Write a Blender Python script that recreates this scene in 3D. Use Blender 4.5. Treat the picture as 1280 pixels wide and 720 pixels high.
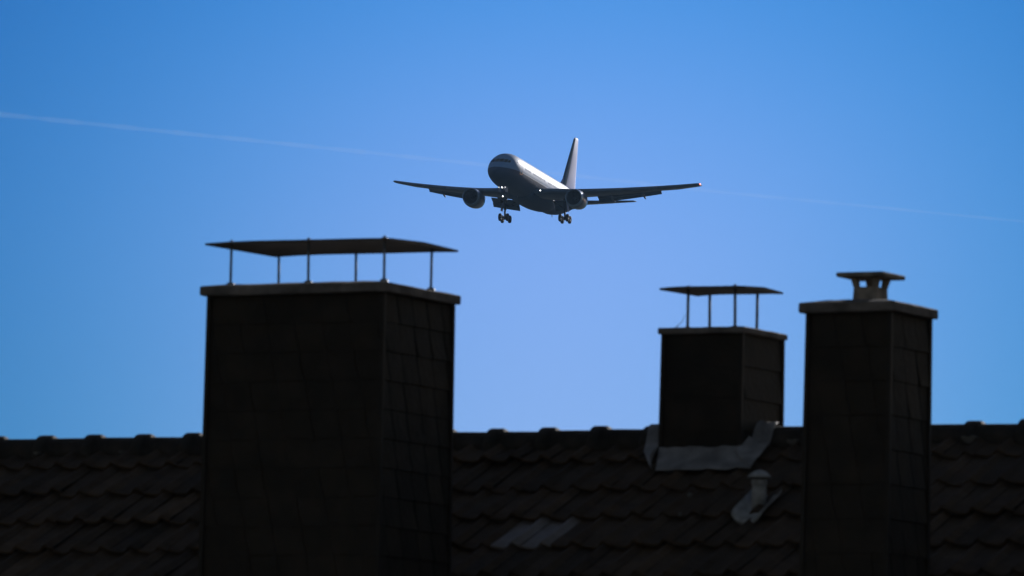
import bpy, bmesh, math, random
from mathutils import Vector, Matrix
random.seed(7)
for o in list(bpy.data.objects): bpy.data.objects.remove(o)
S = bpy.context.scene
col = S.collection
R = math.radians

# ------------------------------------------------------------------ camera
ELEV, ROLL = R(5.16), R(1.30)
f = Vector((0, math.cos(ELEV), math.sin(ELEV)))
r0 = Vector((1, 0, 0)); u0 = Vector((0, -math.sin(ELEV), math.cos(ELEV)))
rr = math.cos(ROLL) * r0 + math.sin(ROLL) * u0
uu = -math.sin(ROLL) * r0 + math.cos(ROLL) * u0
cd = bpy.data.cameras.new('camera'); cam = bpy.data.objects.new('camera', cd); col.objects.link(cam)
CAM = Vector((0, 0, 1.6))
m = Matrix((rr, uu, -f)).transposed().to_4x4(); m.translation = CAM
cam.matrix_world = m
cd.sensor_width = 36; cd.lens = 300; cd.clip_start = 0.5; cd.clip_end = 200000
cd.dof.use_dof = True; cd.dof.focus_distance = 1280; cd.dof.aperture_fstop = 16
S.camera = cam

# ------------------------------------------------------------------ sky, sun, exposure
HAZE = 5e-5
FAR_TINT = (1.35, 0.95, 0.68, 1)  # warm tint added to the unseen sky to light the roof and chimneys
SUN_AZ, SUN_EL = R(21), R(15)          # azimuth to the right of the viewing direction (+Y)
w = bpy.data.worlds.new('World'); S.world = w; w.use_nodes = True
nt = w.node_tree; nt.nodes.clear()
def N(t, **k):
    n = nt.nodes.new(t)
    for a, b in k.items(): setattr(n, a, b)
    return n
sky = N('ShaderNodeTexSky', sky_type='NISHITA', sun_disc=False, sun_elevation=SUN_EL, sun_rotation=SUN_AZ,
        altitude=100, air_density=1.0, dust_density=0.3, ozone_density=3.0)
tint = N('ShaderNodeMix', data_type='RGBA', blend_type='MULTIPLY'); tint.inputs[0].default_value = 1
tint.inputs[7].default_value = (0.360, 0.580, 1.27, 1)
nt.links.new(sky.outputs[0], tint.inputs[6])
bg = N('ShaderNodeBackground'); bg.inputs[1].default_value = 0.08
out = N('ShaderNodeOutputWorld')
# vignetting put into the sky colour; unseen rest of dome tinted warm as fill
tc = N('ShaderNodeTexCoord'); D = tc.outputs['Generated']
def vm(op, a, b=None):
    n = N('ShaderNodeVectorMath', operation=op)
    for k, x in enumerate((a, b)):
        if x is None: continue
        if isinstance(x, (tuple, Vector)): n.inputs[k].default_value = x
        else: nt.links.new(x, n.inputs[k])
    return n
def mt(op, a, b=0.0):
    n = N('ShaderNodeMath', operation=op)
    for k, x in enumerate((a, b)):
        if isinstance(x, float): n.inputs[k].default_value = x
        else: nt.links.new(x, n.inputs[k])
    return n.outputs[0]
PALE_X, PALE_Z = 50 / 10667, -10 / 10667
qx = mt('SUBTRACT', vm('DOT_PRODUCT', D, rr).outputs['Value'], PALE_X); qx = mt('MULTIPLY', qx, qx)
qz = mt('MAXIMUM', mt('SUBTRACT', vm('DOT_PRODUCT', D, uu).outputs['Value'], PALE_Z), 0.0); qz = mt('MULTIPLY', qz, qz)
ch = []
for kx, kz, fl in ((-420.0, -800.0, 0.08), (-200.0, -238.0, 0.29), (-185.0, -190.0, 0.42)):
    e_ = mt('EXPONENT', mt('ADD', mt('MULTIPLY', qx, kx), mt('MULTIPLY', qz, kz)))
    ch.append(mt('ADD', mt('MULTIPLY', e_, 1 - fl), fl))
cmb = N('ShaderNodeCombineXYZ')
for k in range(3): nt.links.new(ch[k], cmb.inputs[k])
t2 = N('ShaderNodeMix', data_type='RGBA', blend_type='MULTIPLY'); t2.inputs[0].default_value = 1
nt.links.new(tint.outputs[2], t2.inputs[6]); nt.links.new(cmb.outputs[0], t2.inputs[7])
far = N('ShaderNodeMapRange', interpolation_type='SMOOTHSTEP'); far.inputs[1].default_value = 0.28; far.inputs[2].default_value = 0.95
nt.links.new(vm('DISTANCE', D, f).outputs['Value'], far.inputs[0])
far_fill = N('ShaderNodeMix', data_type='RGBA', blend_type='MULTIPLY'); far_fill.inputs[0].default_value = 1; far_fill.inputs[7].default_value = FAR_TINT
nt.links.new(sky.outputs[0], far_fill.inputs[6])
t3 = N('ShaderNodeMix', data_type='RGBA'); nt.links.new(far.outputs[0], t3.inputs[0]); nt.links.new(t2.outputs[2], t3.inputs[6]); nt.links.new(far_fill.outputs[2], t3.inputs[7])
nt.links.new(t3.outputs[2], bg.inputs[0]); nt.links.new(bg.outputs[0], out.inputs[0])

sl = bpy.data.lights.new('sun', 'SUN'); sl.energy = 4.0; sl.angle = R(0.5); sl.color = (1, 0.96, 0.93)
so = bpy.data.objects.new('sun', sl); col.objects.link(so)
sd = Vector((math.sin(SUN_AZ) * math.cos(SUN_EL), math.cos(SUN_AZ) * math.cos(SUN_EL), math.sin(SUN_EL)))
so.rotation_euler = sd.to_track_quat('Z', 'Y').to_euler(); so.location = (30, 20, 60)
vs = S.view_settings; vs.view_transform = 'Standard'; vs.look = 'None'; vs.gamma = 1; vs.exposure = 0.0
S.render.engine = 'CYCLES'

# ------------------------------------------------------------------ materials
def mat(name, c, rough=0.6, spec=0.5, metal=0.0, var=0.0, scale=8.0, bump=0.0, c2=None, coat=0.0, dirt=None):
    M = bpy.data.materials.new(name); M.use_nodes = True; t = M.node_tree; b = t.nodes['Principled BSDF']
    b.inputs['Base Color'].default_value = (*c, 1); b.inputs['Roughness'].default_value = rough
    b.inputs['Specular IOR Level'].default_value = spec; b.inputs['Metallic'].default_value = metal
    b.inputs['Coat Weight'].default_value = coat
    tc = t.nodes.new('ShaderNodeTexCoord')
    n = t.nodes.new('ShaderNodeTexNoise'); n.inputs['Scale'].default_value = scale; n.inputs['Detail'].default_value = 6
    t.links.new(tc.outputs['Object'], n.inputs['Vector'])
    if var or c2:
        rp = t.nodes.new('ShaderNodeValToRGB')
        a = tuple(x * (1 - var) for x in c); bb = c2 or tuple(min(1, x * (1 + var)) for x in c)
        rp.color_ramp.elements[0].position = 0.35; rp.color_ramp.elements[1].position = 0.7
        rp.color_ramp.elements[0].color = (*a, 1); rp.color_ramp.elements[1].color = (*bb, 1)
        t.links.new(n.outputs['Fac'], rp.inputs[0]); src = rp.outputs[0]
        at = t.nodes.new('ShaderNodeAttribute'); at.attribute_name = 'tone'
        mx = t.nodes.new('ShaderNodeMix'); mx.data_type = 'RGBA'; mx.blend_type = 'MULTIPLY'; mx.inputs[0].default_value = 1.0 if dirt else 0.0
        t.links.new(src, mx.inputs[6]); t.links.new(at.outputs['Color'], mx.inputs[7])
        t.links.new(mx.outputs[2], b.inputs['Base Color'])
    if bump:
        n2 = t.nodes.new('ShaderNodeTexNoise'); n2.inputs['Scale'].default_value = scale * 5; n2.inputs['Detail'].default_value = 5
        t.links.new(tc.outputs['Object'], n2.inputs['Vector'])
        bp = t.nodes.new('ShaderNodeBump'); bp.inputs['Strength'].default_value = bump; bp.inputs['Distance'].default_value = 0.02
        t.links.new(n2.outputs['Fac'], bp.inputs['Height']); t.links.new(bp.outputs[0], b.inputs['Normal'])
    return M
def glow(name, c, s):
    M = bpy.data.materials.new(name); M.use_nodes = True; b = M.node_tree.nodes['Principled BSDF']
    b.inputs['Base Color'].default_value = (*c, 1); b.inputs['Emission Color'].default_value = (*c, 1); b.inputs['Emission Strength'].default_value = s
    return M
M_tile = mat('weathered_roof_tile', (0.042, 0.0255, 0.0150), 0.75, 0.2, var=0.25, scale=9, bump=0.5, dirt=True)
M_newtile = mat('paler_roof_tile', (0.105, 0.085, 0.078), 0.45, 0.5, var=0.2, scale=12, bump=0.2)
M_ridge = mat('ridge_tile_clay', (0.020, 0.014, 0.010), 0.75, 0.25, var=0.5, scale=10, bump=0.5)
M_mortar = mat('mortar', (0.10, 0.095, 0.09), 0.9, 0.2, var=0.3, scale=20, bump=0.5)
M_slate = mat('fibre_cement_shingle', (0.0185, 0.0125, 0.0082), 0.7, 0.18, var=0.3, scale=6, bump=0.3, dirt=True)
M_back = mat('shingle_joint', (0.006, 0.005, 0.005), 0.9, 0.1)
M_trim = mat('dark_corner_trim', (0.015, 0.010, 0.007), 0.6, 0.2, var=0.3, scale=5)
M_conc = mat('weathered_cap_concrete', (0.13, 0.110, 0.105), 0.85, 0.2, var=0.4, scale=7, bump=0.6)
M_lead = mat('dull_lead', (0.165, 0.155, 0.16), 0.6, 0.4, var=0.35, scale=9, bump=0.6)
M_sheet = mat('sooty_sheet_metal', (0.055, 0.042, 0.036), 0.6, 0.4, metal=0.2, var=0.5, scale=6, bump=0.2)
M_steel = mat('grey_steel_rod', (0.15, 0.16, 0.19), 0.5, 0.5, metal=0.4, var=0.3, scale=15)
M_zinc = mat('zinc_grey', (0.21, 0.205, 0.21), 0.6, 0.4, var=0.35, scale=14, bump=0.3)
M_cowl = mat('cowl_concrete', (0.20, 0.17, 0.15), 0.85, 0.2, var=0.5, scale=12, bump=0.5)
M_render = mat('house_render', (0.42, 0.39, 0.34), 0.9, 0.2, var=0.12, scale=2, bump=0.3)
M_wood = mat('painted_wood', (0.30, 0.28, 0.25), 0.5, 0.4, var=0.1)
M_door = mat('brown_door', (0.08, 0.04, 0.025), 0.45, 0.4, var=0.3, scale=4)
M_glass = mat('window_glass', (0.02, 0.025, 0.03), 0.08, 0.6)
M_ground = mat('ground', (0.045, 0.055, 0.028), 0.95, 0.1, var=0.35, scale=0.3, bump=0.3, c2=(0.07, 0.065, 0.04))

# ------------------------------------------------------------------ mesh helpers
class MB:
    def __init__(s): s.v = []; s.f = []; s.mi = []; s.tone = []; s.sm = []
    def add(s, vs, fs, mi=0, tone=1.0, smooth=False):
        o = len(s.v); s.v += [tuple(x) for x in vs]
        for q in fs: s.f.append([o + i for i in q]); s.mi.append(mi); s.tone.append(tone); s.sm.append(smooth)
    def box(s, c, d, mi=0, rot=None):
        x, y, z = (q / 2 for q in d); p = [Vector(q) for q in ((-x,-y,-z),(x,-y,-z),(x,y,-z),(-x,y,-z),(-x,-y,z),(x,-y,z),(x,y,z),(-x,y,z))]
        if rot: p = [rot @ q for q in p]
        s.add([q + Vector(c) for q in p], [(3,2,1,0),(4,5,6,7),(0,1,5,4),(1,2,6,5),(2,3,7,6),(3,0,4,7)], mi)
    def rings(s, R_, cap0=True, cap1=True, mi=0, smooth=True, closed=True):
        n = len(R_[0]); vs = [p for q in R_ for p in q]; fs = []
        for i in range(len(R_) - 1):
            for j in range(n if closed else n - 1):
                k = (j + 1) % n; fs.append((i*n+j, i*n+k, (i+1)*n+k, (i+1)*n+j))
        s.add(vs, fs, mi, 1.0, smooth)
        o = len(s.v) - len(vs)
        if cap0: s.f.append([o + j for j in range(n)][::-1]); s.mi.append(mi); s.tone.append(1); s.sm.append(False)
        if cap1: s.f.append([o + (len(R_)-1)*n + j for j in range(n)]); s.mi.append(mi); s.tone.append(1); s.sm.append(False)
    def tube(s, a, b, r, r2=None, n=12, mi=0, cap=True):
        a = Vector(a); b = Vector(b); d = (b - a).normalized(); r2 = r if r2 is None else r2
        x = d.orthogonal().normalized(); y = d.cross(x)
        def ring(c, q): return [c + (x*math.cos(t) + y*math.sin(t))*q for t in [2*math.pi*i/n for i in range(n)]]
        s.rings([ring(a, r), ring(b, r2)], cap, cap, mi)
    def lathe(s, c, axis, prof, n=32, mi=0, cap=(False, False)):
        c = Vector(c); d = Vector(axis).normalized(); x = d.orthogonal().normalized(); y = d.cross(x)
        s.rings([[c + d*h + (x*math.cos(t) + y*math.sin(t))*q for t in [2*math.pi*i/n for i in range(n)]] for h, q in prof], cap[0], cap[1], mi)
    def build(s, name, mats, parent=None, bevel=0.0, label=None):
        me = bpy.data.meshes.new(name); me.from_pydata(s.v, [], s.f); me.update()
        for M in (mats if isinstance(mats, (list, tuple)) else [mats]): me.materials.append(M)
        me.polygons.foreach_set('material_index', s.mi); me.polygons.foreach_set('use_smooth', s.sm)
        a = me.color_attributes.new('tone', 'FLOAT_COLOR', 'CORNER'); k = 0
        for p, t in zip(me.polygons, s.tone):
            for _ in p.loop_indices: a.data[k].color = (t, t, t, 1); k += 1
        bm = bmesh.new(); bm.from_mesh(me); bmesh.ops.recalc_face_normals(bm, faces=bm.faces); bm.to_mesh(me); bm.free()
        o = bpy.data.objects.new(name, me); col.objects.link(o)
        if parent: o.parent = parent
        if bevel:
            b = o.modifiers.new('bevel', 'BEVEL'); b.width = bevel; b.segments = 2; b.limit_method = 'ANGLE'
        if label: o['label'] = label
        return o
def empty(name, loc, label, cat, group=None):
    o = bpy.data.objects.new(name, None); col.objects.link(o); o.location = loc; o['label'] = label; o['category'] = cat
    if group: o['group'] = group
    return o
def clone(o, loc=None, parent=None):
    c = o.copy(); col.objects.link(c); c.parent = parent or o.parent
    if loc is not None: c.location = loc
    return c

# ------------------------------------------------------------------ ground
g = MB(); g.add([(-3000,-3000,0),(3000,-3000,0),(3000,3000,0),(-3000,3000,0)], [(0,1,2,3)])
g = g.build('ground', M_ground); g['kind'] = 'structure'

# ------------------------------------------------------------------ the house
# local axes: u along the ridge, v horizontally up the near slope, z up; origin under the ridge
A = R(27.8); H = 5.32; PT = math.tan(R(28)); APEX = H - 0.085
house = empty('house', (0.018, 50.67, 0), 'low rendered house under a dark pantiled roof with three clad chimneys', 'house')
house.rotation_euler = (0, 0, -A)
U0, U1, VE = -8.6, 8.8, 4.3
def rz(v): return APEX - abs(v) * PT
# walls
wl = MB(); zt = rz(3.8) - 0.12
prof = [(-3.8, 0), (3.8, 0), (3.8, zt), (0, rz(0) - 0.14), (-3.8, zt)]
for ua, ub in ((U0 + .25, U0 + .5), (U1 - .5, U1 - .25)):
    wl.add([(ua, v, z) for v, z in prof] + [(ub, v, z) for v, z in prof],
           [(0,1,2,3,4), (9,8,7,6,5), (0,5,6,1), (1,6,7,2), (2,7,8,3), (3,8,9,4), (4,9,5,0)])
for sv in (-1, 1): wl.box(((U0+U1)/2, sv*3.69, zt/2), (U1-U0-1.0, 0.22, zt))
wl.build('wall', M_render, house)
for uc in (-6, -3.4, 2.2, 4.8, 7):
    fr = MB()
    for du, dz, a, b in ((0,-.65,1.3,.08),(0,.65,1.3,.08),(-.61,0,.08,1.22),(.61,0,.08,1.22),(0,0,.06,1.22)): fr.box((uc+du, -3.83, 1.6+dz), (a, .07, b))
    wn = fr.build('window', M_wood, house, 0.005)
    gl = MB(); gl.box((uc, -3.82, 1.6), (1.2, .02, 1.2)); gl.build('pane', M_glass, wn)
    si = MB(); si.box((uc, -3.89, .88), (1.45, .17, .05)); si.build('sill', M_conc, wn, 0.005)
dr = MB(); dr.box((-0.6, -3.83, 1.04), (.95, .06, 2.08)); dr = dr.build('door', M_door, house, 0.01)
hd = MB(); hd.tube((-0.25, -3.9, 1.05), (-0.37, -3.9, 1.05), .012); hd.tube((-0.25, -3.9, 1.05), (-0.25, -3.86, 1.05), .012); hd.build('handle', M_steel, dr)

# roof: every pantile modelled, sagging rows, thick lower lips
WAVE, ROW, V0 = 0.196, 0.365, -0.285
def wave(s):                       # asymmetric pantile: pan, then a roll on the right
    s %= 1.0
    return 0.034 * math.exp(-((s - 0.74) / 0.13) ** 2) + 0.034 * math.exp(-((s + 0.26) / 0.13) ** 2) + 0.004 * math.cos(2*math.pi*s)
cl = math.cos(R(28)); nrm_v, nrm_z = -math.sin(R(28)), math.cos(R(28))
def slope_pt(u, v, h, side=1):     # point h above the roof plane along its normal; v<0 near slope
    return (u, side * (v + nrm_v * h), rz(v) + nrm_z * h)
rf = MB()
ncol = int((U1 - U0) / WAVE); nrow = int((VE + V0) / ROW) + 1
pale = {}
def tile(ci, k, side, mb, mi=0):
    ua = U0 + ci * WAVE; jt = random.uniform(-.005, .005); jv = random.uniform(-.008, .008)
    tilt = random.uniform(.001, .008)
    tone = random.choice((1, 1, 1, .85, 1.2, .75, 1.1, 1.6 if random.random() < .15 else 1)) * random.uniform(.85, 1.15)
    vb = V0 - k * ROW + jv; vt = min(vb + ROW + .07, -0.012); n = 16
    lip = 0.040 + jt + random.choice((0, 0, 0, 0.006))
    rowsag = 0.006 * math.sin(ci * 0.21 + k) + 0.004 * math.sin(ci * .9 + k * 2)
    vs = []
    for j, (v, h) in enumerate(((vt, .004), ((vt+vb)/2, .022), (vb + .012, lip), (vb, lip - .006), (vb + .012, lip - .026))):
        for i in range(n + 1):
            s = i / n; vs.append(slope_pt(ua + s * (WAVE + .004), v - (0.012*math.sin(math.pi*s) if j >= 2 else 0), h + wave(s) * (1 if j < 4 else .9) + rowsag + tilt * s, side))
    fs = [(j*(n+1)+i, j*(n+1)+i+1, (j+1)*(n+1)+i+1, (j+1)*(n+1)+i) for j in range(4) for i in range(n)]
    mb.add(vs, fs, mi, tone, True)
PALE_K, PALE_U = 3, (0.72, 0.916)
pale_cols = [int((x - U0) / WAVE) for x in PALE_U]
rf_pale = MB()
for side in (1, -1):
    for k in range(nrow):
        for ci in range(ncol):
            if side == 1 and k == PALE_K and ci in pale_cols: tile(ci, k, side, rf_pale)
            else: tile(ci, k, side, rf)
# solid deck below the tiles
dp = [(-VE, rz(VE) - .01), (0, rz(0) - .01), (VE, rz(VE) - .01), (VE, rz(VE) - .13), (0, rz(0) - .14), (-VE, rz(VE) - .13)]
rf.add([(U0, v, z) for v, z in dp] + [(U0 + ncol*WAVE, v, z) for v, z in dp],
       [(0,1,7,6),(1,2,8,7),(2,3,9,8),(3,4,10,9),(4,5,11,10),(5,0,6,11),(0,5,4,3,2,1),(6,7,8,9,10,11)], 1)
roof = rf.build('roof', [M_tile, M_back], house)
rf_pale.build('roof_tile', M_newtile, roof, label='pair of paler grey roof tiles lower on the near slope')

# ridge tiles with raised collars
RT = 0.347
def ridge_mesh():
    b = MB(); n = 14
    def ring(u, r, dz=0):
        return [(u, -math.cos(t) * r * 1.06, math.sin(t) * r + dz - 0.105) for t in [(-.12 + 1.24 * i / n) * math.pi for i in range(n + 1)]]
    b.rings([ring(0, .121), ring(.004, .127), ring(.075, .126), ring(.083, .121), ring(.085, .107), ring(RT + .02, .103)], False, False, closed=False)
    b.rings([ring(0, .10), ring(0, .121)], False, False, closed=False)
    return b
rt0 = ridge_mesh().build('ridge_tile', M_ridge, roof)
u = -3 * 8 * RT + 0.26 - 0.0425; first = True; k = 0
while u < U1 - .3:
    t = rt0 if first else clone(rt0)
    if u > U0 - .05:
        t.location = (u, random.uniform(-.004, .004), H + random.uniform(-.004, .004)); t.rotation_euler = (random.uniform(-.03, .03), random.uniform(-.008, .008), random.uniform(-.01, .01)); first = False
    u += RT
# mortar bedding crumbs showing under the ridge tiles
for (uc, sc) in ((3.06, 1.0), (3.52, .5), (1.93, .8), (-3.2, .4), (-2.6, .35), (-1.9, .4)):
    b = MB(); c = slope_pt(uc, -.115, .05)
    pts = [(-.045, .012), (-.03, .02), (0, .012), (.03, .022), (.05, .012), (.03, -.01), (0, -.024), (-.03, -.01)]
    fr = [(c[0] + x*sc, c[1] - .02 + z*sc*nrm_v, c[2] + z*sc) for x, z in pts]; bk = [(c[0] + x*sc, c[1] + .03, c[2] + z*sc) for x, z in pts]
    b.rings([bk, fr], True, True, smooth=False); b.build('mortar_patch', M_mortar, roof)

# ------------------------------------------------------------------ chimneys
def shingle_face(mb, p0, ax, width, zb, zt, nrm, rowh, sw, seed, gap=.003):
    rnd = random.Random(seed); p0 = Vector(p0); ax = Vector(ax); nrm = Vector(nrm); nr = int((zt - zb) / rowh) + 1
    for r in range(nr):
        z1 = zt - r * rowh; z0 = max(z1 - rowh, zb)
        if z1 <= zb: break
        s = -sw + ((r * .035) % sw) + rnd.uniform(-.006, .006)
        while s < width:
            sa, sb = s, s + sw - gap; n = 6; tone = rnd.choice((1, 1, .85, 1.1, 1.25, .95)) if gap > .005 else rnd.uniform(.9, 1.1); L = rnd.uniform(.006, .012) if gap > .005 else rnd.uniform(.003, .006); tw = rnd.uniform(-.002, .004)
            vs = []
            for j in range(n + 1):
                t = j / n; cx = .040 * t ** 1.6
                z = z1 - t * (z1 - z0 - .002)
                for q, o in ((sa, .002), ((sa+sb)/2, .004 + tw/2), (sb, .004 + tw)):
                    ss = min(max(q + cx, 0), width); vs.append(p0 + ax * ss + Vector((0, 0, z)) + nrm * (o + L * t))
            k = len(vs)
            for j, o in ((n, 0),):
                for q in (sa, (sa+sb)/2, sb):
                    ss = min(max(q + .040, 0), width); vs.append(p0 + ax * ss + Vector((0, 0, z0 + .002)))
            for j in range(n + 1):
                t = j / n; ss = min(max(sb + .040 * t ** 1.6, 0), width); vs.append(p0 + ax * ss + Vector((0, 0, z1 - t*(z1-z0-.002))) - nrm * .002)
            fs = [(j*3+i, j*3+i+1, (j+1)*3+i+1, (j+1)*3+i) for j in range(n) for i in range(2)]
            fs += [(n*3, n*3+1, k+1, k), (n*3+1, n*3+2, k+2, k+1)] + [(j*3+2, k+3+j, k+4+j, (j+1)*3+2) for j in range(n)]
            if sb + .04 > 0.002: mb.add(vs, fs, 0, tone, False)
            s += sw
def chimney(uc, vc, zc, W, D, label, seed, capt=.075, over=.035, rowh=.165, sw=.178, mound=.02, trim=True):
    """uc,vc = near right corner of the cap slab, zc its top height; the slab runs to uc-W and vc+D"""
    zt = zc - capt; base = rz(min(vc, -.0)) - .25; tp = .0055 * (zt - base)
    ua, ub, va, vb = uc - W + over, uc - over, vc + over, vc + D - over*.35
    core = MB(); h0 = .016
    def q(z, g): return [(ua - g + h0, va - g + h0, z), (ub + g - h0, va - g + h0, z), (ub + g - h0, vb + g - h0, z), (ua - g + h0, vb + g - h0, z)]
    core.rings([q(base, 0), q(zt, 0)], True, True, 1, False)
    for args in (((ua, va + h0, 0), (1,0,0), ub - ua, (0,-1,0)), ((ub - h0, va, 0), (0,1,0), vb - va, (1,0,0)),
                 ((ub, vb - h0, 0), (-1,0,0), ub - ua, (0,1,0)), ((ua + h0, vb, 0), (0,-1,0), vb - va, (-1,0,0))):
        shingle_face(core, args[0], args[1], args[2], base, zt, args[3], rowh, sw, seed, .017 if args[3][0] > 0 else .0008); seed += 1
    # slight batter: the cladding stands wider at the foot
    cx, cy = (ua+ub)/2, (va+vb)/2
    def bat(v): k = (zt - v[2]) * .0050; return (v[0] + math.copysign(k, v[0]-cx), v[1] + math.copysign(k, v[1]-cy), v[2])
    core.v = [bat(v) for v in core.v]
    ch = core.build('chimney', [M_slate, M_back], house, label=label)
    for (x, y, sx, sy) in ((ub, va, 1, -1), (ua, va, -1, -1), (ub, vb, 1, 1), (ua, vb, -1, 1)):
        L = [(.005, .005), (-.020, .005), (-.020, -.020), (.005, -.020)]
        tr = MB(); tr.rings([[(x + sx*a_, y + sy*b_, z) for a_, b_ in L] for z in (base, zt)], True, True, 0, False)
        tr.v = [bat(v) for v in tr.v]; tr.build('corner_trim', M_trim, ch)
    cp = MB(); z0, z1 = zt, zc - mound; x0, x1, y0, y1 = uc - W, uc, vc, vc + D
    rnd = random.Random(seed)
    nx, ny = 10, 6
    def ringat(z, ins):
        pts = []
        for i in range(nx): pts.append((x0+ins+(x1-x0-2*ins)*i/nx, y0+ins, z))
        for i in range(ny): pts.append((x1-ins, y0+ins+(y1-y0-2*ins)*i/ny, z))
        for i in range(nx): pts.append((x1-ins-(x1-x0-2*ins)*i/nx, y1-ins, z))
        for i in range(ny): pts.append((x0+ins, y1-ins-(y1-y0-2*ins)*i/ny, z))
        return [(a, b, c + rnd.uniform(-.002, .0025)) for a, b, c in pts]
    cp.rings([ringat(z0, .004), ringat(z0+.006, 0), ringat(z1-.006, 0), ringat(z1, .006), ringat(zc, .13 if W > .9 else .10)], True, True, 0, False)
    cp.build('chimney_cap', M_conc, ch)
    return ch
def cover_posts(ch, uc, vc, zc, spots, h, plate, th=.012, rp=.0078, knob=()):
    for i, (du, dv) in enumerate(spots):
        a = MB(); top = h + (.028 if i in knob else -.004)
        a.tube((0,0,-.03), (0,0,top), rp, n=10); a.lathe((0,0,-.022), (0,0,1), [(0,.026),(.022,.024),(.027,.018),(.030,.0095)], 12)
        if i in knob: a.lathe((0,0,h+.006), (0,0,1), [(0,.019),(.012,.019),(.013,.009)], 6)
        p = a.build('post', M_steel, ch); p.location = (uc - du, vc + dv, zc)
        p.rotation_euler = (random.uniform(-.012,.012), random.uniform(-.02,.01), 0)
    x0, x1, y0, y1 = plate
    b = MB(); n = 8; rows = []
    def sag(s, t): return -.010*math.sin(math.pi*s)*0 + .0015*math.sin(s*7) + .008*t - .006*abs(2*s-1)**4
    for i in range(n + 1):
        s = i / n; x = x0 + (x1-x0)*s
        rows.append([(x, y0, zc+h+sag(s,0)), (x, y1, zc+h+sag(s,1)), (x, y1, zc+h+th+sag(s,1)), (x, (y0+y1)/2, zc+h+th+.012+sag(s,.5)), (x, y0, zc+h+th+sag(s,0))])
    b.rings(rows, True, True, 0, False); b.build('cover_plate', M_sheet, ch)

# big chimney on the left, long cover plate on six rods
uc, vc, zc = 0.66, -2.8, H + 0.645
LW, LD = 1.215, .885
c1 = chimney(uc, vc, zc, LW, LD, 'broad shingle clad chimney with a long metal cover plate on six rods', 11)
cover_posts(c1, uc, vc, zc, [(.075,.10),(.565,.10),(1.072,.10),(.075,.66),(.565,.66),(1.072,.66)], .223,
            (uc - 1.205, uc - .005, vc + .03, vc + .85), knob=(0,1,2,3))
# small chimney at the ridge, cover plate on four rods, lead apron
um, vm_, zm = 1.676, -.30, H + .577
c2 = chimney(um, vm_, zm, .565, .58, 'small chimney at the ridge with a cover plate on four rods and a lead apron', 31, capt=.045, over=.02, mound=.008, rowh=.19, sw=.6)
cover_posts(c2, um, vm_, zm, [(.12,.12),(.43,.12),(.12,.41),(.43,.41)], .222, (um-.565, um-.005, vm_+.01, vm_+.52), rp=.0092, knob=(0,1))
tw = MB(); tw.tube((um-.50, vm_+.08, zm-.01), (um-.445, vm_+.08, zm+.035), .0028, .0015, 6); tw.tube((um-.445, vm_+.08, zm+.035), (um-.425, vm_+.07, zm+.075), .0016, .001, 6); tw.build('dry_stalk', M_trim, c2)
# narrow chimney on the right with a concrete cowl
ur, vr, zr = 3.725, -2.6, H + .490
c3 = chimney(ur, vr, zr, .585, .57, 'narrow shingle clad chimney on the right with a square cowl on top', 51, rowh=.19, sw=.165, mound=.020)
cwx, cwy = ur - .272, vr + .262
cw = MB()
def sq(z, a, dz=0): return [(cwx-a, cwy-a, z), (cwx+a, cwy-a, z), (cwx+a, cwy+a, z), (cwx-a, cwy+a, z)]
cw.rings([sq(zr-.03, .082), sq(zr-.005, .075), sq(zr+.080, .071), sq(zr+.080, .050), sq(zr-.0, .050)], True, True, 0, False)
cwl = cw.build('chimney_cowl', M_cowl, c3, .004)
for sx, sy, xo, yo in ((-1, -1, -.057, -.057), (1, -1, .057, -.057), (1, 1, .057, .057), (-1, 1, -.028, .057)):
    l = MB(); xa, ya = cwx + xo, cwy + yo; h0, h1, fl = .014, .019, .009
    l.rings([[(xa-h0, ya-h0, zr+.076), (xa+h0, ya-h0, zr+.076), (xa+h0, ya+h0, zr+.076), (xa-h0, ya+h0, zr+.076)],
             [(xa+sx*fl-h1, ya+sy*fl-h1, zr+.132), (xa+sx*fl+h1, ya+sy*fl-h1, zr+.132), (xa+sx*fl+h1, ya+sy*fl+h1, zr+.132), (xa+sx*fl-h1, ya+sy*fl+h1, zr+.132)]], True, True, 0, False)
    l.build('cowl_leg', M_cowl, c3)
ld = MB(); ld.rings([sq(zr+.130, .138), sq(zr+.134, .143), sq(zr+.150, .144), sq(zr+.156, .139)], True, True, 0, False); ld.build('cowl_lid', M_cowl, c3)
for du, dv in ((.05, .10), (.05, .40), (.42,.03), (.50,.03)):
    s_ = MB(); s_.tube((ur-du, vr+dv, zr-.03), (ur-du, vr+dv, zr-.012), .006); s_.build('cap_screw', M_steel, c3)

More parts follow.
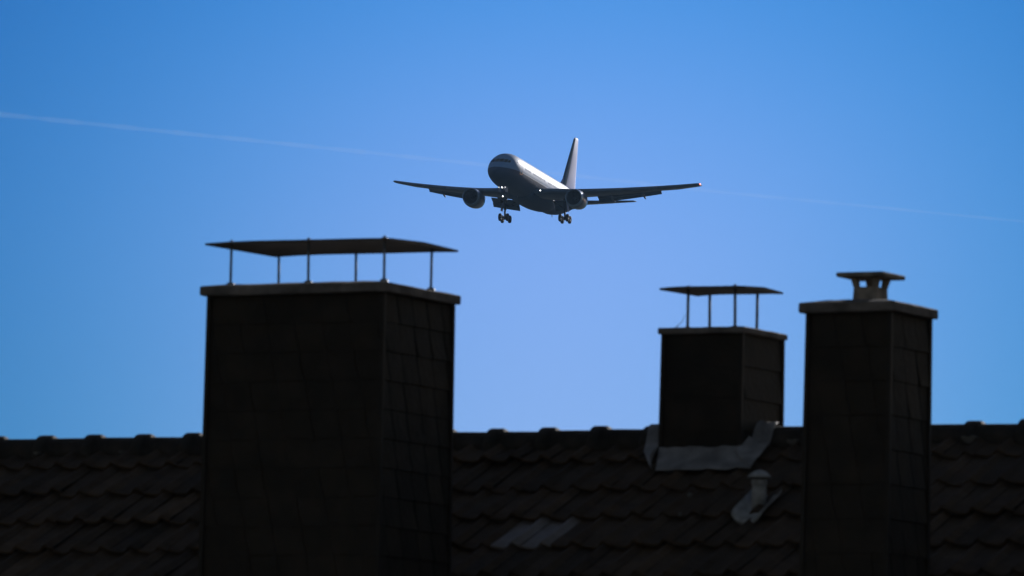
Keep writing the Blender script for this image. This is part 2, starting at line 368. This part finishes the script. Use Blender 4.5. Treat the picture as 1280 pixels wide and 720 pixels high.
# lead apron round the ridge chimney, dressed over the tiles
def interp_(tab, x):
    for (a, b), (c, d) in zip(tab, tab[1:]):
        if x <= c: return b + (d-b)*(x-a)/(c-a)
    return tab[-1][1]
ap = MB(); fu0, fu1, fv = um - .565 + .015, um - .015, vm_ + .015
def drape(u, v):
    s = ((u - U0) / WAVE) % 1
    x, y, z = slope_pt(u, v, .058 + .18*wave(s) + .002*math.sin(u*37) + .003*math.sin(v*45+u*20))
    if abs(y) < .136: z = max(z, H - .105 + math.sqrt(.137**2 - y*y) - .006)      # carried up over the ridge tile
    return (x, y, z)
def strip(pa, pb, n, lift=0.0):
    k = 6; vs = []
    for i in range(n + 1):
        t = i / n; a = pa(t); b = pb(t)
        for j in range(k + 1):
            s = j / k; p = drape(a[0]+(b[0]-a[0])*s, min(a[1]+(b[1]-a[1])*s, .0)); vs.append((p[0], p[1], p[2] + lift + (.045 if p[1] < -.15 else .012)*(1-s)**5))
    top = len(vs); vs2 = [(x, y, z - .006) for x, y, z in vs]
    fs = [(i*(k+1)+j, i*(k+1)+j+1, (i+1)*(k+1)+j+1, (i+1)*(k+1)+j) for i in range(n) for j in range(k)]
    fb = [tuple(top + q for q in f_[::-1]) for f_ in fs]
    ed = [(i*(k+1)+k, (i+1)*(k+1)+k, top+(i+1)*(k+1)+k, top+i*(k+1)+k) for i in range(n)]
    ed += [(o+j, o+j+1, top+o+j+1, top+o+j) for o in (0, n*(k+1)) for j in range(k)]
    ap.add(vs + vs2, fs + fb + ed, 0, 1, True)
wob = lambda t, a, fr: a * math.sin(t * fr)
strip(lambda t: (fu0 + .01 + (fu1 - fu0 - .01) * t, fv + .01 + wob(t, .002, 40)), lambda t: (fu0 + .085 + (fu1 - fu0 + .075) * t, fv - .180 + .012*t + wob(t, .005, 14)), 30)
strip(lambda t: (fu1, fv - .03 + (.31 - fv) * t), lambda t: (fu1 + interp_(((0,.155),(.4,.130),(1,.085)), t), fv - .165 + (.45 - fv) * t), 18, .004)
strip(lambda t: (fu0, fv - .09 + (.37 - fv) * t), lambda t: (fu0 + interp_(((0,.06),(.12,-.01),(.34,-.125),(.6,-.185),(1,-.185)), t), fv - .175 + (.455 - fv) * t), 18, .004)
ap.build('lead_apron', M_lead, roof)

# soil vent pipe through the tiles
vu, vv = 2.115, -.955
vz = rz(vv) - .033
vp = MB(); vp.lathe((vu, vv, vz - .02), (0,0,1), [(0,.047),(.22,.040),(.25,.040)], 20, cap=(True, True)); vp.lathe((vu, vv, vz+.215), (0,0,1), [(0,.046),(.03,.046)], 20)
vp = vp.build('vent_pipe', M_zinc, roof)
vc_ = MB(); vc_.lathe((vu, vv, vz + .255), (0,0,1), [(0,.066),(.006,.068),(.022,.055),(.040,.030),(.048,.0)], 20, cap=(True, False)); vc_.build('vent_cap', M_zinc, vp)
vb_ = MB()
grid = []
for i in range(9):
    s = -1 + i/4; edge = .045 * (abs(s) ** 3)
    grid.append([slope_pt(vu + s*.095, vv - .120 + t*.27 - (.03*(1-s*s) if t == 0 else 0), .055 + edge + .010*(t == 0)*-1) for t in (0, .12, .5, 1)])
bot = [[(x, y, z - .02) for x, y, z in r_] for r_ in grid]
rings_ = [g_ + b_[::-1] for g_, b_ in zip(grid, bot)]
vb_.rings(rings_, True, True, 0, True); vb_.build('vent_flashing', M_zinc, vp)
for (x, y, s_) in ((1.62, -.82, .018), (1.68, -1.06, .012)):
    b = MB(); p = slope_pt(x, y, .075); b.lathe(p, (0, -.4, 1), [(-.012, s_*.7), (0, s_), (.008, s_*.6), (.010, 0)], 9); b.build('mortar_patch', M_mortar, roof)

# ------------------------------------------------------------------ the airliner
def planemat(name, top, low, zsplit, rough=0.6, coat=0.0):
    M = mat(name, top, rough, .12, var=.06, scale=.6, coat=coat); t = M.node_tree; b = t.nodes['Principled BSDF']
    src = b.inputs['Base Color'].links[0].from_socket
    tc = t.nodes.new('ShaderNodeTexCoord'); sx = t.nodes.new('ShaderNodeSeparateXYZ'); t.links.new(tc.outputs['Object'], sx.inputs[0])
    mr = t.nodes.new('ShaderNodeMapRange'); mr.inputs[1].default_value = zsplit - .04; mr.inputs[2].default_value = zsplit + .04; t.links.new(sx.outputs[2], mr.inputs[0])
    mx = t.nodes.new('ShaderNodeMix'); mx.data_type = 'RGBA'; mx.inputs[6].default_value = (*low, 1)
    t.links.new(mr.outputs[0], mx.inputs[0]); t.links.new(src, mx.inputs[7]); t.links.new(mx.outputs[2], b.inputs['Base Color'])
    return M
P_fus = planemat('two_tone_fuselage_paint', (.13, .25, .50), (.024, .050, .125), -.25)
P_wing = mat('wing_grey_paint', (.055, .10, .19), .42, .4, var=.15, scale=.7)
P_fin = mat('fin_white_paint', (.34, .41, .78), .6, .05, var=.04, scale=.4)
P_dark = mat('dark_gear_metal', (.025, .04, .07), .5, .4, metal=.3, var=.3, scale=3)
P_tyre = mat('tyre_rubber', (.015, .016, .018), .8, .2)
P_hub = mat('wheel_hub', (.02, .03, .045), .7, .3, metal=.0)
P_nac = mat('nacelle_paint', (.045, .09, .19), .3, .5, var=.1, scale=1, coat=.2)
P_lip = mat('polished_inlet_lip', (.20, .30, .48), .35, .5, metal=.7)
P_fan = mat('fan_blades', (.012, .015, .02), .6, .2, metal=.0)
P_win = mat('cockpit_glass', (.008, .008, .010), .12, .5)
L_white = glow('landing_lamp', (1, .97, .95), 9)
L_red = glow('port_lamp', (1, .25, .18), 2.5)

PY, PP, PB = .2400, .0340, -.0110
fw = Vector((-math.sin(PY)*math.cos(PP), -math.cos(PY)*math.cos(PP), math.sin(PP)))
pt = Vector((math.cos(PY), -math.sin(PY), 0)); up = fw.cross(pt)
pt, up = math.cos(PB)*pt + math.sin(PB)*up, math.cos(PB)*up - math.sin(PB)*pt
plane = empty('airliner', (0,0,0), 'twin engine jet airliner flying in to land with gear and flaps down', 'airplane')
# local axes: x aft from the nose, y to port, z up -> right-handed basis (-fw, pt, up) needs y flipped, so build with x aft / y starboard
PX = 27
C0 = CAM + Vector((3.60, 1281.07, 130.65)) + fw * PX
m = Matrix((-fw, -pt, up)).transposed().to_4x4(); m.translation = C0
if m.to_3x3().determinant() < 0: raise Exception('basis')
plane.matrix_world = m
PORT = -1   # port side is local -y
# fuselage
def interp(tab, x):
    if x <= tab[0][0]: return tab[0][1]
    for (a, b), (c, d) in zip(tab, tab[1:]):
        if x <= c: t = (x-a)/(c-a); return b + (d-b)*t
    return tab[-1][1]
HW = [(0,.02),(.15,.42),(.4,.72),(.8,1.02),(1.4,1.36),(2.2,1.70),(3,1.95),(4,2.18),(5.2,2.36),(6.8,2.48),(8.5,2.515),(35,2.515),(38,2.44),(41,2.22),(44,1.85),(47,1.38),(50,.88),(52.5,.46),(53.6,.22)]
TP = [(0,-.73),(.15,-.36),(.4,-.12),(.8,.14),(1.4,.48),(2.2,.98),(3,1.55),(4,2.06),(5.2,2.42),(6.8,2.64),(8.5,2.705),(40,2.705),(44,2.68),(47,2.58),(50,2.36),(52.5,2.05),(53.6,1.75)]
BT = [(0,-.77),(.15,-1.12),(.4,-1.38),(.8,-1.63),(1.4,-1.90),(2.2,-2.14),(3,-2.31),(4,-2.46),(5.2,-2.59),(6.8,-2.68),(8.5,-2.705),(33,-2.705),(36,-2.58),(39,-2.2),(42,-1.6),(45,-.9),(48,-.2),(51,.55),(53.6,1.2)]
def fus_ring(x, n=48):
    hw, t, b = interp(HW, x), interp(TP, x), interp(BT, x); c = b + (t-b)*.5
    return [(x, hw*math.cos(a), c + (t-b)/2*math.sin(a)) for a in [2*math.pi*i/n for i in range(n)]]
xs = [0,.06,.15,.27,.4,.6,.8,1.1,1.4,1.8,2.2,2.6,3,3.5,4,4.6,5.2,6,6.8,7.6,8.5,12,18,24,30,33,34.5,36,37.5,39,40.5,42,43.5,45,46.5,48,49,50,51,51.8,52.5,53.1,53.6]
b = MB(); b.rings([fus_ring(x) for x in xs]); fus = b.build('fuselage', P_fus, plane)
def sx_(y, z):   # x of the nose skin at (y,z)
    lo, hi = 0, 8.4
    for _ in range(30):
        x = (lo+hi)/2; hw, t, bo = interp(HW, x), interp(TP, x), interp(BT, x); c = (t+bo)/2
        ins = (y/hw)**2 + ((z-c)/((t-bo)/2))**2 < 1
        if ins: hi = x
        else: lo = x
    return lo
for ya, yb, za, zb in ((-.62,-.03,.72,1.26),(.03,.62,.72,1.26),(-1.14,-.67,.70,1.22),(.67,1.14,.70,1.22),(-1.50,-1.19,.70,1.10),(1.19,1.50,.70,1.10)):
    b = MB(); rows = []
    for i in range(7):
        y = ya + (yb-ya)*i/6
        rows.append([Vector((sx_(y, z) - .03, y*1.012, z + .012)) for z in [za + (zb-za)*j/4 for j in range(5)]])
    b.rings(rows, False, False, closed=False); b.build('cockpit_window', P_win, fus)
# cabin windows, port side one by one
def win_mesh(mb, x, sgn):
    hw = 2.515; z0 = .52
    pts = []
    for i in range(10):
        a = 2*math.pi*i/10; z = z0 + .19*math.sin(a); y = hw*math.sqrt(max(0, 1-(z/2.705)**2)) + .012
        pts.append((x + .13*math.cos(a), sgn*y, z))
    mb.add(pts, [tuple(range(10))])
wx = [8.6 + .81*i for i in range(40) if i not in (5, 16, 17, 30)]
b = MB(); win_mesh(b, 0, -1); w0 = b.build('cabin_window', P_win, fus)
for i, x in enumerate(wx):
    o = w0 if i == 0 else clone(w0); o.location = (x, 0, 0)
b = MB(); win_mesh(b, 0, 1); w1 = b.build('cabin_window', P_win, fus)
for i, x in enumerate(wx):
    o = w1 if i == 0 else clone(w1); o.location = (x, 0, 0)
P_glint = mat('pale_glint_paint', (.55, .62, .80), .5, .2)
P_stripe = mat('bare_metal_strip', (.7, .7, .72), .15, .5, metal=1)
for x in (6.2, 21.9, 38.6):
    b = MB(); d = [(x+dx, z) for dx, z in ((-.55,-.55),(.55,-.55),(.55,1.3),(-.55,1.3))]
    def sk(xx, z, o): hw = interp(HW, xx); return (xx, -(hw*math.sqrt(max(0, 1-(z/2.705)**2)) + o), z)
    for (xa, za), (xb, zb) in zip(d, d[1:] + d[:1]):
        for k in range(6):
            p = [(xa + (xb-xa)*t, za + (zb-za)*t) for t in (k/6, (k+1)/6)]
            vx = .03 if xa == xb else 0; vz_ = .03 if za == zb else 0
            b.add([sk(p[0][0]-vx, p[0][1]-vz_, .014), sk(p[1][0]-vx, p[1][1]-vz_, .014), sk(p[1][0]+vx, p[1][1]+vz_, .014), sk(p[0][0]+vx, p[0][1]+vz_, .014)], [(0,1,2,3)])
    b.build('cabin_door', P_stripe, fus)
for sg in (-1, 1):  # pale strip painted along each side in place of sun glints
    b = MB(); rows = []
    for i in range(60):
        x = 6.8 + i*.68; hw, t_, bo = interp(HW, x), interp(TP, x), interp(BT, x); c = (t_+bo)/2
        rows.append([(x, sg*(hw*math.sqrt(max(0, 1-((z-c)/((t_-bo)/2))**2)) + .012), z) for z in (-.36, -.27, -.18)])
    b.rings(rows, False, False, closed=False); b.build('glint_strip', P_glint, fus)
# belly fairing
b = MB(); rows = []
for x, hw, zb in ((16,.6,-2.6),(17.5,1.7,-2.82),(19.5,2.45,-3.0),(22,2.72,-3.12),(26,2.80,-3.18),(29,2.7,-3.15),(31.5,2.3,-3.0),(33.5,1.5,-2.8),(35,.6,-2.6)):
    rows.append([(x - 1.6, hw*math.cos(a), -1.7 + (zb+1.7)*(-math.sin(a)) if math.sin(a) < 0 else -1.7 + .3*math.sin(a)) for a in [2*math.pi*i/28 for i in range(28)]])
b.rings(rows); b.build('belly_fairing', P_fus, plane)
for x, zz, l in ((11.5, 2.7, .35), (30, 2.7, .3), (14, -2.7, -.35), (36.5, -2.52, -.4)):
    b = MB(); b.rings([[(x-.18, -.03, zz), (x+.22, -.03, zz), (x+.22, .03, zz), (x-.18, .03, zz)], [(x+.12, -.01, zz+l), (x+.28, -.01, zz+l), (x+.28, .01, zz+l), (x+.12, .01, zz+l)]], smooth=False); b.build('antenna', P_wing, fus)

# aerofoils
AF = [(0,0,0),(.0125,.30,.22),(.05,.56,.38),(.12,.80,.52),(.25,.98,.60),(.40,1.0,.58),(.55,.88,.46),(.70,.66,.30),(.85,.36,.14),(1,.03,.0)]
def section(x, y, z, c, tc, inc=0, x0=0, x1=1, vert=False):
    up_, lo_ = [], []
    for s, a, b_ in AF:
        up_.append((s, a*tc*.55)); lo_.append((s, -b_*tc*.75))
    pts = up_ + lo_[::-1][0:-1]
    res = []
    for s, h in pts:
        s = x0 + (x1-x0)*s; dx, dz = s*c, h*c*(1 if x0 == 0 else (x1-x0))
        ca, sa = math.cos(inc), math.sin(inc); dx, dz = dx*ca + dz*sa, -dx*sa + dz*ca
        res.append((x+dx, z+dz, y) if vert else (x+dx, y, z+dz))
    return res
DX = -1.6
def wst(ay):   # wing station: LE x, z, chord, t/c
    le = 18.5 + DX + (ay-2.5)*.686; t = max(0, (ay-2.5)/21.3)
    te = interp([(0, 29.4), (2.5, 29.5), (8.0, 29.9), (23.8, 35.5)], ay) + DX
    z = -1.55 + (ay-2.5)*.098 + 1.25*t*t
    return le, z, te-le, interp([(0,.135),(8,.115),(23.8,.14)], ay)
def sub(o, dx=0): return o
for sg in (-1, 1):
    b = MB(); rows = []
    for ay in (.5, 2.5, 4, 6, 8, 10.5, 13, 15.5, 18, 20.5, 22.8, 23.5, 23.8):
        le, z, c, tc = wst(ay)
        if ay > 23.6: le, c, tc = le+.12, c-.2, tc*.85
        x1 = .80 if 2.4 < ay < 18.2 else (1 if ay > 18.3 else .85)
        rows.append(section(le, sg*ay, z, c, tc, R(1.5), 0, x1))
    b.rings(rows); wing = b.build('wing', P_wing, plane)
    # leading edge slats, drooped
    for ya, yb in ((3.2, 6.6), (9.2, 13.6), (13.7, 18.2), (18.3, 23.0)):
        b = MB(); rows = []
        for k in range(5):
            ay = ya + (yb-ya)*k/4; le, z, c, tc = wst(ay); cc = .13*c + .25
            rows.append(section(le - .30, sg*ay, z - .14, cc, .30, R(-22), 0, 1))
        rows = [[(2*p[0]-p[0], p[1], p[2]) for p in r_] for r_ in rows]
        b.rings(rows); b.build('slat', P_wing, wing)
    # flaps
    for ya, yb, kk, ang, drop in ((2.75, 7.1, .25, 34, .10), (9.2, 18.1, .24, 27, -.06)):
        b = MB(); rows = []; r2 = []
        for k in range(5):
            ay = ya + (yb-ya)*k/4; le, z, c, tc = wst(ay); fc = interp([(2.5, 2.4), (7.2, 2.1), (9, 1.75), (18, 1.0)], ay)
            x = le + c*.79; zz = z - c*.83*math.sin(R(1.5)) - drop
            rows.append(section(x, sg*ay, zz, fc*.62, .16, R(ang-8)))
            x2 = x + fc*.62*math.cos(R(ang-8)) - .12; z2 = zz - fc*.62*math.sin(R(ang-8)) + .02
            r2.append(section(x2, sg*ay, z2, fc*.42, .12, R(ang+12)))
        b.rings(rows); b.rings(r2); b.build('flap', P_wing, wing)
    for ay, L in ((5.6, 4.2), (11.2, 3.6), (15.6, 2.9)):
        le, z, c, tc = wst(ay); x = le + c*.60; b = MB(); rows = []
        for k in range(9):
            t = k/8; r_ = .26*math.sin(math.pi*min(1, t*.93+.03))**.6*(L/3.6); xx = x + t*L; zz = z - .32 - .12*t - (.75*max(0, t-.45)**1.2)
            rows.append([(xx, sg*ay + r_*.7*math.cos(a), zz + r_*1.25*math.sin(a)) for a in [2*math.pi*i/12 for i in range(12)]])
        b.rings(rows); b.build('flap_fairing', P_wing, wing)
    le, z, c, tc = wst(23.7)
    b = MB(); b.lathe((le+.35, sg*23.82, z+.02), (1,0,0), [(0,.02),(.15,.10),(.5,.12),(.8,.03)], 10, cap=(True, True)); b.build('position_light', L_red if sg == PORT else P_win, wing)
    b = MB(); le, z, c, tc = wst(2.9); b.lathe((le-.05, sg*2.75, z+.05), (-1,0,0), [(0,.085),(.05,.07)], 12, cap=(True, True)); b.build('landing_light', L_white, wing)
    # engine
    ex, ey, ez = 18.5 + DX, sg*7.93, -2.45
    b = MB(); b.lathe((ex,ey,ez), (1,0,-.02), [(.25,1.20),(.6,1.36),(1.2,1.44),(2.2,1.45),(3.4,1.36),(4.3,1.22),(4.3,1.12),(2.5,1.16),(.9,1.14),(.3,1.12)], 40); b.lathe((ex,ey,ez), (1,0,-.02), [(4.0,.86),(5.2,.74),(6.0,.58),(6.0,.45),(5.0,.40)], 24)
    eng = b.build('engine', P_nac, plane)
    b = MB(); b.lathe((ex,ey,ez), (1,0,-.02), [(.3,1.12),(.06,1.155),(0,1.20),(.04,1.25),(.25,1.30),(.6,1.37)], 40); b.build('inlet_lip', P_lip, eng)
    b = MB(); b.lathe((ex,ey,ez), (1,0,-.02), [(1.45,1.14),(1.5,.3)], 30)
    for k in range(26):
        a = 2*math.pi*k/26; ca, sa = math.cos(a), math.sin(a); cb, sb = math.cos(a+.16), math.sin(a+.16)
        b.add([(ex+1.15, ey+.3*ca, ez+.3*sa), (ex+1.05, ey+1.12*ca, ez+1.12*sa), (ex+1.35, ey+1.12*cb, ez+1.12*sb), (ex+1.4, ey+.3*cb, ez+.3*sb)], [(0,1,2,3)])
    b.build('fan', P_fan, eng)
    b = MB(); b.lathe((ex,ey,ez), (1,0,0), [(.75,.02),(.9,.14),(1.1,.25),(1.4,.34)], 20, cap=(True, True)); b.build('spinner', P_hub, eng)
    b = MB(); le, z, c, tc = wst(7.93)
    b.rings([[(ex+1.2, ey-.05, ez+1.38), (ex+1.2, ey+.05, ez+1.38), (ex+1.2, ey+.05, ez+1.45), (ex+1.2, ey-.05, ez+1.45)],
             [(ex+3.6, ey-.2, ez+.9), (ex+3.6, ey+.2, ez+.9), (ex+3.6, ey+.18, z+.05), (ex+3.6, ey-.18, z+.05)],
             [(ex+6.5, ey-.2, ez+.7), (ex+6.5, ey+.2, ez+.7), (ex+6.5, ey+.2, z-.2), (ex+6.5, ey-.2, z-.2)],
             [(ex+9.2, ey-.05, z-.75), (ex+9.2, ey+.05, z-.75), (ex+9.2, ey+.05, z-.4), (ex+9.2, ey-.05, z-.4)]]); b.build('pylon', P_nac, eng)
    # tailplane
    b = MB(); rows = []
    for ay, le, c, z, tc in ((.4,45.2,5.8,.70,.11),(1.2,45.8,5.4,.80,.11),(5,48.45,3.75,1.25,.10),(9.1,51.3,1.95,1.76,.09),(9.32,51.7,1.4,1.79,.05)):
        rows.append(section(le, sg*ay, z, c, tc, R(-2)))
    b.rings(rows); b.build('tailplane', P_wing, plane)
    # main landing gear
    gx, gy, gz = 27.3 + DX, sg*4.65, -4.55
    b = MB(); b.tube((gx,gy,gz), (gx-.1,gy,-3.2), .14); b.tube((gx-.1,gy,-3.3), (gx-.25,gy-sg*.1,-1.5), .21); b.tube((gx,gy,-3.1), (gx-.2,gy-sg*1.9,-1.9), .10); b.tube((gx,gy,-3.4), (gx+1.2,gy-sg*.2,-1.9), .08)
    b.tube((gx-.75,gy,gz+.06), (gx+.75,gy,gz-.06), .13); b.tube((gx-.71,gy-.6,gz+.06), (gx-.71,gy+.6,gz+.06), .08); b.tube((gx+.71,gy-.6,gz-.06), (gx+.71,gy+.6,gz-.06), .08); b.tube((gx+.05,gy+.18,-3.5),(gx+.3,gy+.18,gz+.4),.04)
    gear = b.build('main_gear', P_dark, plane)
    for dx, dz in ((-.71,.06),(.71,-.06)):
        for dy in (-.57, .57):
            b = MB(); b.lathe((0,-.21,0), (0,1,0), [(0,.34),(.01,.48),(.06,.565),(.14,.585),(.28,.585),(.36,.565),(.41,.48),(.42,.34)], 28)
            b.lathe((0,-.21,0), (0,1,0), [(.04,.0),(.04,.34),(.0,.34)], 20, mi=1); b.lathe((0,-.21,0), (0,1,0), [(.42,.34),(.38,.34),(.38,0)], 20, mi=1)
            wl_ = b.build('wheel', [P_tyre, P_hub], gear); wl_.location = (gx+dx, gy+dy, gz+dz)
    b = MB(); b.box((gx-.1, gy+sg*.42, -2.75), (1.25, .06, 1.5), rot=Matrix.Rotation(sg*.18, 3, 'X')); b.build('gear_door', P_fin, gear)
    b = MB(); b.box((gx+.2, sg*1.0, -3.75), (2.3, .06, 1.3), rot=Matrix.Rotation(sg*-.12, 3, 'X')) if False else None
# fin
b = MB(); rows = []
for z, le, c, tc in ((2.3,40.6,10.2,.09),(2.9,42.2,8.7,.115),(5,43.95,7.1,.125),(8,46.45,4.95,.125),(11.0,48.95,2.8,.12),(11.25,49.5,2.1,.08)):
    rows.append(section(le, 0, z, c, 0, 0))
    n = len(AF); pts = [(le+s*c, a*tc*c*.5, z) for s, a, _ in AF] + [(le+s*c, -a*tc*c*.5, z) for s, a, _ in AF[::-1][:-1]]
    rows[-1] = pts
b.rings(rows); fin = b.build('tail_fin', P_fin, plane)
b = MB(); rows = []
for z, le, c, tc in ((2.95,42.25,8.7,.115),(5,43.95,7.1,.125),(8,46.45,4.95,.125),(11.0,48.95,2.8,.12)):
    pts = [(le+s_*c-.02, a*tc*c*.5+.012, z) for s_, a, _ in AF[:4]]; rows.append(pts[::-1] + [(x, -y, z_) for x, y, z_ in pts])
b.rings(rows, False, False, closed=False); b.build('fin_leading_edge', P_nac, fin)
b = MB(); b.rings([[(38.5,-.02,2.66),(38.5,.02,2.66),(38.5,.0,2.72)], [(41.2,-.16,2.6),(41.2,.16,2.6),(41.2,0,3.15)], [(43.2,-.25,2.6),(43.2,.25,2.6),(43.2,0,4.3)]]); b.build('dorsal_fillet', P_fin, plane)
# nose gear
gx, gz = 5.7, -4.45
b = MB(); b.tube((gx,0,gz), (gx,0,-3.4), .075); b.tube((gx,0,-3.5), (gx+.1,0,-2.3), .12); b.tube((gx,0,-3.3), (gx-1.1,0,-2.4), .06); b.tube((gx,-.42,gz), (gx,.42,gz), .06)
ng = b.build('nose_gear', P_dark, plane)
for dy in (-.31, .31):
    b = MB(); b.lathe((0,-.16,0), (0,1,0), [(0,.25),(.01,.37),(.05,.45),(.11,.465),(.21,.465),(.27,.45),(.31,.37),(.32,.25)], 24)
    b.lathe((0,-.16,0), (0,1,0), [(.03,0),(.03,.25),(0,.25)], 16, mi=1); b.lathe((0,-.16,0), (0,1,0), [(.32,.25),(.29,.25),(.29,0)], 16, mi=1)
    o = b.build('wheel', [P_tyre, P_hub], ng); o.location = (gx, dy, gz)
    b = MB(); b.box((gx-.6, dy*1.75, -2.95), (1.7, .04, .75), rot=Matrix.Rotation(0, 3, 'X')); b.build('gear_door', P_nac, ng)
for y, z, r_ in ((-.27,-2.62,.07),(.27,-2.62,.07),(.1,-3.95,.05)):
    b = MB(); b.lathe((gx-.30, y, z), (-1,0,0), [(-.2,.06),(0,r_),(.02,r_)], 14, cap=(True, True)); b.build('taxi_light' if z < -3 else 'landing_light', L_white, ng)

# ------------------------------------------------------------------ contrail, far beyond
def ray(px, py): return (f + rr*((px-640)/10667) + uu*((360-py)/10667))
DC = 20000.0
V = bpy.data.materials.new('ice_cloud'); V.use_nodes = True; t = V.node_tree; t.nodes.clear()
vo = t.nodes.new('ShaderNodeOutputMaterial'); vsn = t.nodes.new('ShaderNodeVolumePrincipled')
vsn.inputs['Color'].default_value = (.84, .92, 1, 1); vsn.inputs['Density'].default_value = .0056; vsn.inputs['Anisotropy'].default_value = .3
t.links.new(vsn.outputs[0], vo.inputs['Volume'])
b = MB(); ends = [(-520, 92), (-200, 122), (0, 143), (150, 158.5), (300, 174), (450, 189.5), (600, 205.5), (740, 222), (900, 240), (1050, 254.5), (1280, 277), (1500, 298), (1850, 330)]
pts = [CAM + ray(*p)*DC*(1 + .10*(p[0]-640)/1280) for p in ends]
rows = []
NS = 120
for i in range(NS + 1):
    t_ = i/NS*(len(pts)-1); k = min(int(t_), len(pts)-2); q = pts[k].lerp(pts[k+1], t_-k)
    r_ = (6.8 - 3.6*i/NS) * (1 + .18*math.sin(i*1.3) + .12*math.sin(i*2.9+1))
    if i in (0, NS): r_ *= .1
    rows.append([q + (Vector((0,1,0))*math.cos(a) + Vector((0,0,1))*math.sin(a))*r_ for a in [2*math.pi*j/14 for j in range(14)]])
b.rings(rows); ctr = b.build('contrail', V)
ctr['label'] = 'thin white vapour trail crossing the blue sky behind the airliner'; ctr['category'] = 'contrail'

# ------------------------------------------------------------------ clear-day air between here and the airliner
hz = bpy.data.materials.new('blue_air'); hz.use_nodes = True; t = hz.node_tree; t.nodes.clear()
vo = t.nodes.new('ShaderNodeOutputMaterial'); hv = t.nodes.new('ShaderNodeVolumePrincipled')
hv.inputs['Color'].default_value = (.38, .64, 1, 1); hv.inputs['Density'].default_value = HAZE; hv.inputs['Anisotropy'].default_value = 0.0
t.links.new(hv.outputs[0], vo.inputs['Volume'])
b = MB(); b.box((0, 0, 124), (6100, 6100, 250)); hb = b.build('haze', hz); hb['kind'] = 'stuff'
